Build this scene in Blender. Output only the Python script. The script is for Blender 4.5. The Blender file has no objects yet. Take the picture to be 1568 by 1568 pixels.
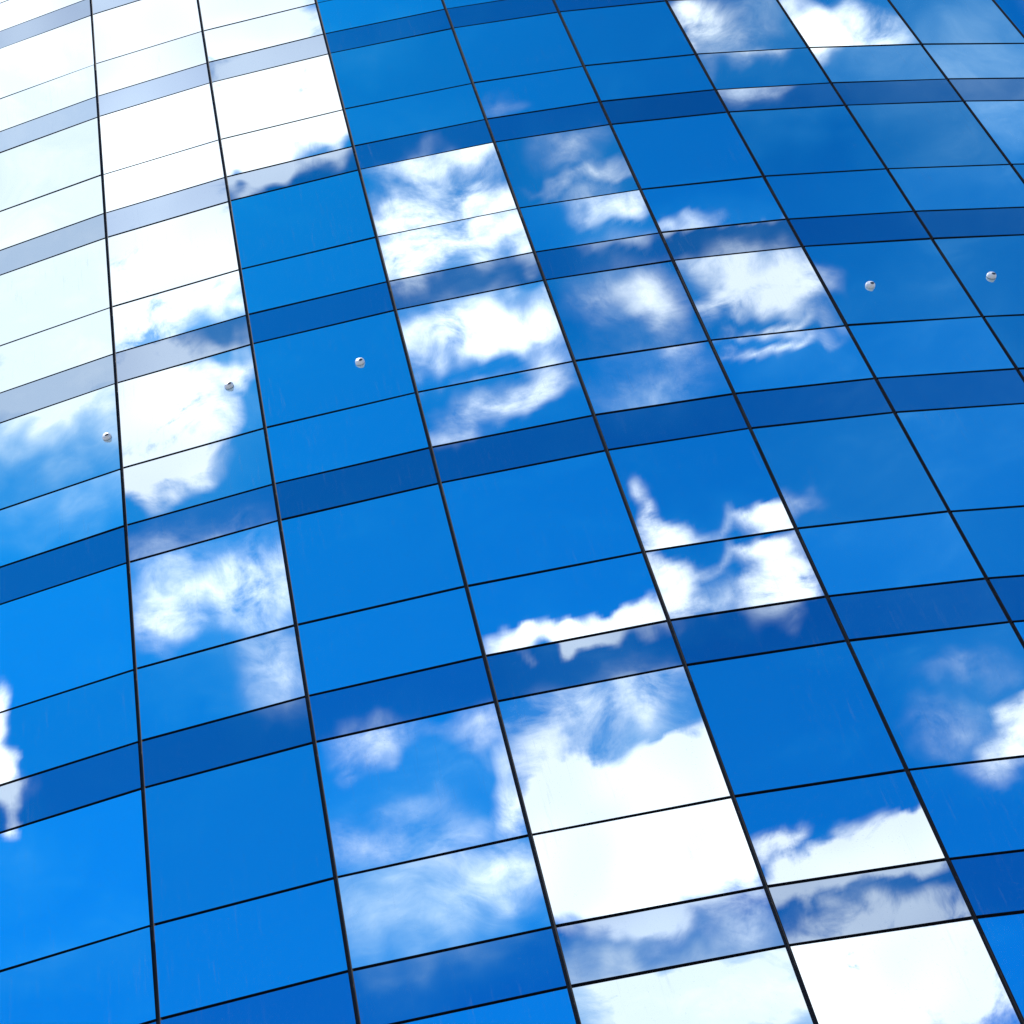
import bpy, math, random
import numpy as np
from mathutils import Matrix, Vector, noise as mn
# ---------- surveyed facade plan (metres, camera at x=0,y=0) ----------
H=3.6; HB=.6770; HT=1.8118; Z0=29.892; CAMZ=1.6
PITCH=.8474; ROLL=-.1475; FOC=3200.; OX=-348.7; OY=209.5
PL=np.array([[-.3329,1.5015],[-.1596,1.4636],[.0157,1.4358],[.1976,1.4174],[.3848,1.4063],[.5452,1.4054],[.7074,1.4130],[.8709,1.4290],[1.0369,1.4497],[1.1971,1.4733]])*10
z0,hb,ht,f,p,r=Z0,HB,HT,FOC,PITCH,ROLL
CX=784+OX;CY=784+OY
dv=np.diff(PL,axis=0)
w_=np.hypot(dv[:,0],dv[:,1]);a_=np.degrees(np.arctan2(dv[:,1],dv[:,0]))
def basis(p,r):
    Fv=np.array([0,math.cos(p),math.sin(p)]);R0=np.array([1.,0,0]);U0=np.array([0,-math.sin(p),math.cos(p)])
    return Fv,math.cos(r)*R0+math.sin(r)*U0,-math.sin(r)*R0+math.cos(r)*U0
random.seed(4)
sc=bpy.context.scene
col=sc.collection
def link(o): col.objects.link(o); return o
def nmat(name):
    m=bpy.data.materials.new(name);m.use_nodes=True;nt=m.node_tree;nt.nodes.clear();return m,nt
def N(nt,t,**kw):
    n=nt.nodes.new(t)
    for k,v in kw.items(): setattr(n,k,v)
    return n
def setin(nt,n,i,v):
    if isinstance(v,bpy.types.NodeSocket): nt.links.new(v,n.inputs[i])
    else: n.inputs[i].default_value=v
def M(nt,op,a,b=None,c=None,clamp=False):
    n=N(nt,'ShaderNodeMath',operation=op);n.use_clamp=clamp
    setin(nt,n,0,a)
    if b is not None:setin(nt,n,1,b)
    if c is not None:setin(nt,n,2,c)
    return n.outputs[0]
def VM(nt,op,a,b=None,c=None):
    n=N(nt,'ShaderNodeVectorMath',operation=op);setin(nt,n,0,a)
    if b is not None:setin(nt,n,1 if op!='SCALE' else 3,b)
    if c is not None:setin(nt,n,2,c)
    return n.outputs[0]
def MR(nt,v,a,b,c=0.,d=1.,smooth=True):
    n=N(nt,'ShaderNodeMapRange');n.interpolation_type='SMOOTHSTEP' if smooth else 'LINEAR'
    setin(nt,n,0,v)
    for i,x in zip((1,2,3,4),(a,b,c,d)): n.inputs[i].default_value=x
    return n.outputs[0]
def MIX(nt,fac,a,b,mode='MIX'):
    n=N(nt,'ShaderNodeMix',data_type='RGBA',blend_type=mode)
    setin(nt,n,0,fac);setin(nt,n,6,a);setin(nt,n,7,b);return n.outputs[2]
def NOISE(nt,vec,scale,detail=5,rough=.5,dist=0.):
    n=N(nt,'ShaderNodeTexNoise');nt.links.new(vec,n.inputs['Vector'])
    n.inputs['Scale'].default_value=scale;n.inputs['Detail'].default_value=detail;n.inputs['Roughness'].default_value=rough;n.inputs['Distortion'].default_value=dist
    return n
def glass(name,tint,rough,dirt):
    m,nt=nmat(name)
    tc=N(nt,'ShaderNodeTexCoord').outputs['Object']
    n1=NOISE(nt,tc,.55,1,.5)
    bp=N(nt,'ShaderNodeBump');bp.inputs['Strength'].default_value=.25;bp.inputs['Distance'].default_value=.01
    nt.links.new(n1.outputs[0],bp.inputs['Height'])
    geo=N(nt,'ShaderNodeNewGeometry')
    var=MR(nt,geo.outputs['Random Per Island'],0,1,.85,1.10,False)
    tn=VM(nt,'SCALE',tint,var)
    g=N(nt,'ShaderNodeBsdfGlossy');nt.links.new(tn,g.inputs['Color']);g.inputs['Roughness'].default_value=rough
    nt.links.new(bp.outputs[0],g.inputs['Normal'])
    d=N(nt,'ShaderNodeBsdfDiffuse');d.inputs['Color'].default_value=(.20,.32,.48,1)
    mp=N(nt,'ShaderNodeMapping');nt.links.new(tc,mp.inputs[0]);mp.inputs['Scale'].default_value=(28,28,1.6)
    s=NOISE(nt,mp.outputs[0],1.,3,.65).outputs[0]
    sp=NOISE(nt,tc,60,1,.5).outputs[0]
    big=NOISE(nt,tc,.8,2,.5).outputs[0]
    st=M(nt,'MULTIPLY',MR(nt,s,.56,.76),MR(nt,big,.38,.68))
    dd=M(nt,'ADD',M(nt,'MULTIPLY',st,.13*dirt),M(nt,'MULTIPLY',MR(nt,sp,.67,.75),.11*dirt))
    dd=M(nt,'ADD',dd,.01*dirt)
    mx=N(nt,'ShaderNodeMixShader');nt.links.new(dd,mx.inputs[0]);nt.links.new(g.outputs[0],mx.inputs[1]);nt.links.new(d.outputs[0],mx.inputs[2])
    o=N(nt,'ShaderNodeOutputMaterial');nt.links.new(mx.outputs[0],o.inputs[0]);return m
def plain(name,c,rough=.6,metal=0,ns=0):
    m,nt=nmat(name)
    b=N(nt,'ShaderNodeBsdfPrincipled');b.inputs['Roughness'].default_value=rough;b.inputs['Metallic'].default_value=metal
    if ns:
        tc=N(nt,'ShaderNodeTexCoord').outputs['Object'];n=NOISE(nt,tc,ns,5)
        cc=MIX(nt,n.outputs[0],(*[x*.7 for x in c],1),(*[x*1.3 for x in c],1));nt.links.new(cc,b.inputs[0])
    else:b.inputs[0].default_value=(*c,1)
    o=N(nt,'ShaderNodeOutputMaterial');nt.links.new(b.outputs[0],o.inputs[0]);return m
m_pane=glass('vision_glass',(.72,.9,1.),0.,1.)
m_span=glass('spandrel_glass',(.35,.485,.645),0.,1.)
m_black=plain('black_gasket',(.006,.007,.012),.7)
m_edge=plain('glass_edge',(.01,.015,.03),.4)
m_conc=plain('concrete',(.35,.34,.32),.85,0,2.)
m_white=plain('glint_white',(.88,.88,.88),.35)  # white of the caps that stand in for glints
m_steel=plain('dark_steel',(.05,.06,.08),.45,0)
# ---- plan polygon -------------
front=[np.array(x) for x in PL]
wm=float(np.mean(w_))
aL=math.radians(a_[0]);left=[];P=front[0]
for i in range(6):
    aL-=math.radians(3.);P=P-wm*np.array([math.cos(aL),math.sin(aL)]);left.append(P)
aR=math.radians(a_[-1]);right=[];P=front[-1]
for i in range(6):
    aR+=math.radians(3.);P=P+wm*np.array([math.cos(aR),math.sin(aR)]);right.append(P)
plan=left[::-1]+front+right
def seg(A,B):
    n=max(1,round(float(np.linalg.norm(B-A))/wm));return [A+(B-A)*i/n for i in range(1,n+1)]
yb=max(plan[0][1],plan[-1][1])+16
plan+=seg(plan[-1],np.array([plan[-1][0],yb]))
plan+=seg(plan[-1],np.array([plan[0][0],yb]))
plan+=seg(plan[-1],plan[0])[:-1]
NP=len(plan)
KT=-5
KB=int((z0+CAMZ)//H)-1
Ztop=z0-KT*H+CAMZ
GV=.022;GH=.018
def boxes(name,items,mats):
    vs=[];fs=[];mi=[]
    for (A,B,zt,zb,nrm,jit) in items:
        b=len(vs)
        th=.03
        for (Pt,z,j) in ((A,zt,jit[0]),(B,zt,jit[1]),(B,zb,jit[2]),(A,zb,jit[3])):
            vs.append((Pt[0]+nrm[0]*j,Pt[1]+nrm[1]*j,z))
        for (Pt,z) in ((A,zt),(B,zt),(B,zb),(A,zb)):
            vs.append((Pt[0]-nrm[0]*th,Pt[1]-nrm[1]*th,z))
        fs.append((b+3,b+2,b+1,b));mi.append(0)
        for i in range(4):
            j=(i+1)%4
            fs.append((b+i,b+j,b+4+j,b+4+i));mi.append(1)
    me=bpy.data.meshes.new(name);me.from_pydata(vs,[],fs)
    for m in mats: me.materials.append(m)
    me.polygons.foreach_set('material_index',mi)
    me.update()
    return link(bpy.data.objects.new(name,me))
vis=[];spn=[]
for c_ in range(NP):
    A=plan[c_];B=plan[(c_+1)%NP];u=(B-A)/np.linalg.norm(B-A);nr=np.array([u[1],-u[0]])
    A2=A+u*GV;B2=B-u*GV
    def jt(s):
        a=random.gauss(0,s);b=random.gauss(0,s)
        return (a+b,-a+b,-a-b,a-b)
    for k in range(KT,KB+1):
        zs=[z0-k*H,z0-k*H-hb,z0-k*H-hb-ht,z0-(k+1)*H];zs=[z+CAMZ for z in zs]
        spn.append((A2,B2,zs[0]-GH,zs[1]+GH,nr,jt(.0007)))
        vis.append((A2,B2,zs[1]-GH,zs[2]+GH,nr,jt(.0022)))
        vis.append((A2,B2,zs[2]-GH,zs[3]+GH,nr,jt(.0016)))
bld=link(bpy.data.objects.new('glass_office_building',None))
g1=boxes('vision_panes',vis,[m_pane,m_edge]);g2=boxes('spandrel_panes',spn,[m_span,m_edge])
def prism(name,pts,zb,zt,mat,off):
    q_=[]
    n=len(pts)
    for i in range(n):
        A=pts[i-1];B=pts[i];C=pts[(i+1)%n]
        u1=(B-A)/np.linalg.norm(B-A);u2=(C-B)/np.linalg.norm(C-B)
        n1=np.array([u1[1],-u1[0]]);n2=np.array([u2[1],-u2[0]]);m=(n1+n2);m/=np.linalg.norm(m)
        q_.append(B+m*off/max(.5,float(m@n1)))
    vs=[(x[0],x[1],zb) for x in q_]+[(x[0],x[1],zt) for x in q_]
    fs=[(i,(i+1)%n,n+(i+1)%n,n+i) for i in range(n)]+[tuple(range(n-1,-1,-1)),tuple(range(n,2*n))]
    me=bpy.data.meshes.new(name);me.from_pydata(vs,[],fs);me.materials.append(mat)
    return link(bpy.data.objects.new(name,me))
b1=prism('backing_wall',plan,0.3,Ztop,m_black,-.035)
b2=prism('plinth',plan,-.2,z0-(KB+1)*H+CAMZ-.03,m_conc,.02)
b3=prism('roof_parapet',plan,Ztop+.01,Ztop+1.1,m_steel,.05)
ch=[g1,g2,b1,b2,b3]
def add_glint(c_,u_,v_):  # domed white cap added in place of a small glint on the pane
    A=PL[c_];B=PL[c_+1];P=A+(B-A)*u_;u=(B-A)/np.linalg.norm(B-A);nr=np.array([u[1],-u[0]])
    zt=z0-2*H-hb+CAMZ;z=zt-ht*v_
    vs=[];fs=[];mi=[]
    prof=[(.058,.0),(.056,.022),(.044,.040),(.026,.048),(.013,.040),(0.001,.040)]
    S=24
    for (rr_,h) in prof:
        for i in range(S):
            a=2*math.pi*i/S
            off=.014 if rr_<.03 else 0
            q3=P+u*(rr_*math.cos(a)+off)+nr*(h+.003);vs.append((q3[0],q3[1],z+rr_*math.sin(a)-off*1.2))
    for j in range(len(prof)-1):
        for i in range(S):
            k=(i+1)%S;fs.append((j*S+i,j*S+k,(j+1)*S+k,(j+1)*S+i));mi.append(1 if j>=3 else 0)  # offset dark centre gives the glint its dark lower notch
    me=bpy.data.meshes.new('glint_cap');me.from_pydata(vs,[],fs);me.materials.append(m_white);me.materials.append(m_steel)
    me.polygons.foreach_set('material_index',mi)
    return link(bpy.data.objects.new('glint_cap_%d'%c_,me))
for c_,u_,v_ in ((0,.91,.6),(1,.80,.42),(2,.69,.52),(6,.33,.55),(7,.25,.52)): ch.append(add_glint(c_,u_,v_))
for o in ch: o.parent=bld
me=bpy.data.meshes.new('plaza_ground');me.from_pydata([(-6000,-6000,0),(6000,-6000,0),(6000,6000,0),(-6000,6000,0)],[],[(0,1,2,3)])
mg,nt=nmat('paving');tc=N(nt,'ShaderNodeTexCoord').outputs['Object']
br=N(nt,'ShaderNodeTexBrick');nt.links.new(tc,br.inputs[0]);br.inputs['Scale'].default_value=1.;br.inputs['Color1'].default_value=(.22,.21,.2,1);br.inputs['Color2'].default_value=(.26,.25,.23,1);br.inputs['Mortar'].default_value=(.1,.1,.1,1);br.inputs['Mortar Size'].default_value=.01
b=N(nt,'ShaderNodeBsdfPrincipled');nt.links.new(br.outputs[0],b.inputs[0]);b.inputs['Roughness'].default_value=.8
o=N(nt,'ShaderNodeOutputMaterial');nt.links.new(b.outputs[0],o.inputs[0]);me.materials.append(mg)
link(bpy.data.objects.new('plaza_ground',me))
# camera
Fv,R,U=basis(p,r)
cam=bpy.data.cameras.new('camera');co=link(bpy.data.objects.new('camera',cam))
cam.sensor_width=36;cam.lens=36*f/1568;cam.clip_end=12000
cam.shift_x=-OX/1568;cam.shift_y=OY/1568
co.matrix_world=Matrix([[R[0],U[0],-Fv[0],0],[R[1],U[1],-Fv[1],0],[R[2],U[2],-Fv[2],CAMZ],[0,0,0,1]])
sc.camera=co
# ---- clouds: azimuth / elevation of each bank, found as the part of the sky each facade bay mirrors
RS=5000.
def sky_dir(c_,x,y):
    d=Fv*f+R*(x-CX)+U*(CY-y);d/=np.linalg.norm(d)
    A=PL[c_];B=PL[c_+1];u=(B-A)/np.linalg.norm(B-A);n=np.array([u[1],-u[0],0])
    A3=np.array([A[0],A[1],0]);t=(A3@n)/(d@n);X=d*t
    d=d-2*(d@n)*n
    q=X+d*RS;q/=np.linalg.norm(q)
    return np.array([math.atan2(q[0],-q[1]),math.asin(q[2])])
def blob(c_,x,y,rx,ry):
    a=math.radians(-14.)
    c0=sky_dir(c_,x,y)
    e1=sky_dir(c_,x+rx*math.cos(a),y+rx*math.sin(a))-c0
    e2=sky_dir(c_,x-ry*math.sin(a),y+ry*math.cos(a))-c0
    return (c0[0],c0[1],math.hypot(*e1),math.hypot(*e2),math.atan2(e1[1],e1[0]))
dense=[ # bay,x,y,rx,ry,w
(1,220,-60,190,160,4),(1,250,120,200,170,4),(1,240,300,190,170,4.5),(1,240,430,175,120,3.6),(1,215,520,95,60,2.),(1,250,625,135,100,5.),(1,235,735,120,50,2.8),(1,310,690,70,40,2.),(1,375,550,45,26,1.5),(0,120,0,260,150,3.),(1,350,490,50,30,1.),
(2,400,40,170,110,4),(2,430,140,150,80,4.5),(2,410,210,130,50,2.6),(2,370,240,80,30,2.0),(2,480,185,50,40,1.9),
(1,330,870,170,90,.85),(1,235,945,80,50,1.2),(1,390,880,80,90,.8),(1,420,1010,85,130,.75),(1,260,870,90,60,.35),
(0,0,1150,34,120,3.),(0,10,1215,50,40,1.),
(2,570,1140,110,50,1.0),(2,735,1125,90,60,.95),(2,778,1225,40,80,1.9),(2,570,1285,180,60,.75),(2,720,1290,110,45,.6),(2,660,1395,240,100,.45),(2,790,1350,90,80,.9),
(3,680,290,130,70,1.5),(3,705,375,160,60,1.6),(3,620,405,90,55,1.6),(3,770,370,80,50,1.2),(3,745,255,60,40,.9),
(3,785,485,140,65,1.7),(3,690,525,150,45,1.2),(3,840,520,70,55,1.),(3,760,605,130,40,1.1),(3,690,658,90,30,1.),(3,660,500,110,90,.45),(3,830,580,70,40,.6),
(3,960,948,120,38,3.2),(3,865,975,120,26,1.9),(3,780,992,60,24,1.8),(3,1000,1060,170,60,.9),(3,840,1110,110,80,1.),(3,960,1110,150,70,.7),(3,850,1190,110,60,1.6),(3,970,1232,240,80,4.6),(3,1060,1190,100,60,2.4),(3,980,1310,280,120,5.),(3,1140,1400,80,50,1.4),(3,880,1300,130,80,2.4),(3,1130,1510,160,70,1.),
(4,890,250,90,44,.8),(4,920,292,130,18,1.1),(4,965,345,120,32,1.4),(4,900,330,90,30,.6),(4,960,450,110,70,.6),(4,1030,460,60,60,.9),(4,750,145,50,30,.5),(4,1010,555,150,70,.5),
(4,982,800,28,54,1.8),(4,1010,885,66,72,2.3),(4,1090,890,120,60,.8),(4,1200,850,70,66,2.3),(4,1180,802,90,16,1.3),(4,1060,830,100,18,.8),(4,1185,905,55,50,1.2),
(4,1190,1290,65,42,2.8),(4,1370,1288,110,60,3.6),(4,1290,1335,170,40,4.6),(4,1435,1240,60,50,2.6),(4,1380,1500,340,150,5.5),(4,1400,1400,140,40,.6),(4,1240,1400,60,30,.6),
(5,1080,336,130,22,2.3),(5,1180,322,90,24,2.),(5,1050,305,80,24,.9),(5,1190,425,150,55,1.8),(5,1105,488,120,28,1.9),(5,1240,455,90,45,1.5),(5,1080,408,90,34,1.2),(5,1180,518,150,15,1.4),(5,1205,755,50,30,.6),(5,1130,440,90,60,.5),
(5,1548,1082,75,48,2.8),(5,1525,1145,80,45,1.5),(5,1440,1030,90,36,.5),(5,1530,1200,90,60,1.2),(5,1420,1120,90,50,.55),
(6,1110,40,120,60,1.3),(6,1150,108,110,36,1.5),(6,1065,20,70,50,1.5),(6,1275,400,70,30,.9),
(7,1230,20,70,70,2.2),(7,1300,10,120,45,1.9),(7,1235,65,40,30,1.4),
]
dense=[(*b[:5],b[5]*(.80 if b[5]<2.1 else 1.)) for b in dense]
veil=[ # soft haze
(0,90,60,420,300,3.2),(0,80,300,420,260,2.0),(0,80,500,380,220,1.6),(0,80,660,380,170,1.1),
(1,250,300,260,600,1.0),(1,330,920,240,190,.45),(1,400,1050,120,120,.25),
(2,400,120,260,160,.8),(2,650,1290,300,250,.5),(2,680,1400,280,110,.85),(2,640,1500,300,90,.3),
(3,720,420,260,280,.45),(3,960,1150,260,240,.7),(3,1040,1520,400,150,2.4),(3,580,80,120,60,.25),
(4,930,330,170,200,.35),(4,1080,880,190,110,.35),(4,1350,1400,260,160,.7),(4,1000,570,160,110,.3),
(5,1130,400,210,170,.45),(5,1500,1100,200,200,.35),(5,1330,760,420,500,.16),(6,1400,750,520,520,.2),(7,1500,500,380,380,.22),
(6,1150,90,200,130,.45),(7,1300,60,260,160,.5),(8,1500,120,320,300,.5),(8,1530,30,260,200,.4),(7,1440,240,260,240,.2),
(0,40,1330,120,120,.2),(0,120,1500,250,90,.25),
]
DB=[(*blob(*b[:5]),b[5]) for b in dense];VB=[(*blob(*b[:5]),b[5]) for b in veil]
azs=[b[0] for b in DB+VB];els=[b[1] for b in DB+VB]
amin,amax=min(azs)-.12,max(azs)+.12;emin,emax=max(.03,min(els)-.12),min(1.5,max(els)+.1)
stp=math.radians(.14)
def axis(lo,a,b,hi,coarse):
    return np.concatenate([np.linspace(lo,a,max(2,int((a-lo)/coarse)),endpoint=False),np.arange(a,b,stp),np.linspace(b,hi,max(2,int((hi-b)/coarse)))])
AX=axis(-math.pi,amin,amax,math.pi,math.radians(1.2));EX=axis(.0,emin,emax,math.pi/2-.002,math.radians(1.2))
na_,ne_=len(AX),len(EX)
AG,EG=np.meshgrid(AX,EX)
a1=AG.ravel();e1=EG.ravel()
dirs=np.stack([np.sin(a1)*np.cos(e1),-np.cos(a1)*np.cos(e1),np.sin(e1)],-1)
aw=a1.copy();ew=e1.copy();ext=np.zeros(len(a1))
inreg=(a1>amin-.01)&(a1<amax+.01)&(e1>emin-.01)&(e1<emax+.01)
nv=mn.noise_vector
for i in range(len(a1)):
    d=Vector(dirs[i])
    if inreg[i]:
        v=nv(d*11.)*.009+nv(d*28.)*.008+nv(d*60.)*.007+nv(d*125.)*.005
        aw[i]+=v[0];ew[i]+=v[1]
    else:
        ext[i]=max(0.,mn.fractal(d*5.,1.,2.,4)+.02)*5.
a0=sky_dir(0,80,600)[0];a8=sky_dir(8,1530,100)[0]
sgn=1 if a0>a8 else -1
saz=a0+sgn*.25;sel=math.radians(74)
sd=np.array([math.sin(saz)*math.cos(sel),-math.cos(saz)*math.cos(sel),math.sin(sel)])
def sm(x,a,b):
    t=np.clip((x-a)/(b-a),0,1);return t*t*(3-2*t)
off=np.maximum(np.maximum(amin-a1,a1-amax),np.maximum(emin-e1,e1-emax))
ext*=sm(off,0.,.12)*(1-sm(dirs@sd,.94,.985))*sm(e1,.05,.2)
def field(B):
    D=np.zeros(len(a1))
    for (a,e,s1,s2,rt,w) in B:
        x=aw-a;y=ew-e;c=math.cos(rt);s=math.sin(rt)
        D+=w*np.clip(1-np.sqrt(((x*c+y*s)/s1)**2+((-x*s+y*c)/s2)**2),0,1)
    return D
Dn=(field(DB)+ext);Vn=(field(VB)+ext*.3)
me=bpy.data.meshes.new('sky')
idx=np.arange(na_*ne_).reshape(ne_,na_)
quads=np.stack([idx[:-1,:-1].ravel(),idx[1:,:-1].ravel(),idx[1:,1:].ravel(),idx[:-1,1:].ravel()],-1)
me.from_pydata((dirs*RS+np.array([0,0,CAMZ])).tolist(),[],quads.tolist())
for nm,arr in (('cloud_amount',Dn),('haze_amount',Vn)):
    at=me.attributes.new(nm,'FLOAT','POINT');at.data.foreach_set('value',arr.astype(np.float32))
skyo=link(bpy.data.objects.new('sky',me))
mc,nt=nmat('clouds')
try: mc.cycles.emission_sampling='NONE'
except Exception: pass
me.materials.append(mc)
geo=N(nt,'ShaderNodeNewGeometry').outputs['Position']
dr=VM(nt,'NORMALIZE',geo)
D=N(nt,'ShaderNodeAttribute',attribute_name='cloud_amount').outputs['Fac'];V=N(nt,'ShaderNodeAttribute',attribute_name='haze_amount').outputs['Fac']
# wispy detail, streaked along the wind
wv=NOISE(nt,dr,14.,2,.6)
dw=VM(nt,'ADD',dr,VM(nt,'SCALE',VM(nt,'SUBTRACT',wv.outputs['Color'],(.5,.5,.5)),.05))
st=N(nt,'ShaderNodeMapping');nt.links.new(dw,st.inputs[0]);st.inputs['Scale'].default_value=(14,30,44);st.inputs['Rotation'].default_value=(.35,.3,.2)
n1=NOISE(nt,dw,32.,6,.66).outputs[0]
n2=NOISE(nt,dr,9.,2,.55).outputs[0]
n3=NOISE(nt,st.outputs[0],1.,5,.62).outputs[0]
na=M(nt,'MULTIPLY_ADD',n3,.5,M(nt,'MULTIPLY',n1,.5))
m1=MR(nt,na,.36,.64,.15,1.65,False)
Dm=M(nt,'MULTIPLY',D,m1)
cl=M(nt,'POWER',MR(nt,Dm,.0,1.6,0.,1.),.85)
Vm=M(nt,'MULTIPLY',V,MR(nt,n3,.3,.7,.70,1.15,False))
vl=MR(nt,Vm,0.,1.3,0.,.95,False)
tv=M(nt,'ADD',vl,MR(nt,n3,.48,.8,0.,.07),clamp=True)
vcol=MIX(nt,M(nt,'POWER',tv,1.7),(.3,4.9,9.2,1),(14.5,13.6,13.4,1))
sh=MR(nt,n2,.40,.66)
ccol=MIX(nt,sh,(17.5,16.,15.6,1),(12.2,11.6,12.4,1))
icl=M(nt,'SUBTRACT',1.,cl)
em=VM(nt,'ADD',VM(nt,'SCALE',VM(nt,'SCALE',vcol,tv),icl),VM(nt,'SCALE',ccol,cl))
tr=M(nt,'MULTIPLY',icl,M(nt,'SUBTRACT',1.,tv))
E=N(nt,'ShaderNodeEmission');nt.links.new(em,E.inputs[0]);E.inputs[1].default_value=.1
T=N(nt,'ShaderNodeBsdfTransparent');nt.links.new(tr,T.inputs[0])
ad=N(nt,'ShaderNodeAddShader');nt.links.new(E.outputs[0],ad.inputs[0]);nt.links.new(T.outputs[0],ad.inputs[1])
o=N(nt,'ShaderNodeOutputMaterial');nt.links.new(ad.outputs[0],o.inputs[0])
# ---- clear sky
wd=bpy.data.worlds.new('World');sc.world=wd;wd.use_nodes=True;nt=wd.node_tree;nt.nodes.clear()
try: wd.cycles.sampling_method='NONE'
except Exception: pass
tc=N(nt,'ShaderNodeTexCoord').outputs['Generated']
sep=N(nt,'ShaderNodeSeparateXYZ');nt.links.new(tc,sep.inputs[0])
el=M(nt,'ARCSINE',sep.outputs[2])
sk=N(nt,'ShaderNodeTexSky');sk.sky_type='NISHITA';sk.sun_disc=False
sk.sun_elevation=sel;sk.sun_rotation=math.atan2(sd[0],sd[1])
grad=MR(nt,el,.60,1.05,1.06,.72,False)
sky=MIX(nt,1.,sk.outputs[0],(.01,.82,1.74,1),'MULTIPLY')
sky=VM(nt,'SCALE',sky,grad)
bg=N(nt,'ShaderNodeBackground');nt.links.new(sky,bg.inputs[0]);bg.inputs[1].default_value=.1
wo=N(nt,'ShaderNodeOutputWorld');nt.links.new(bg.outputs[0],wo.inputs[0])
sl=bpy.data.lights.new('sun','SUN');so=link(bpy.data.objects.new('sun',sl));sl.energy=4.5;sl.angle=math.radians(.5);sl.color=(1,.95,.88)
so.rotation_euler=Vector(sd).to_track_quat('Z','Y').to_euler();so.location=(0,-20,60)
sc.view_settings.view_transform='Standard';sc.view_settings.look='None';sc.view_settings.exposure=0
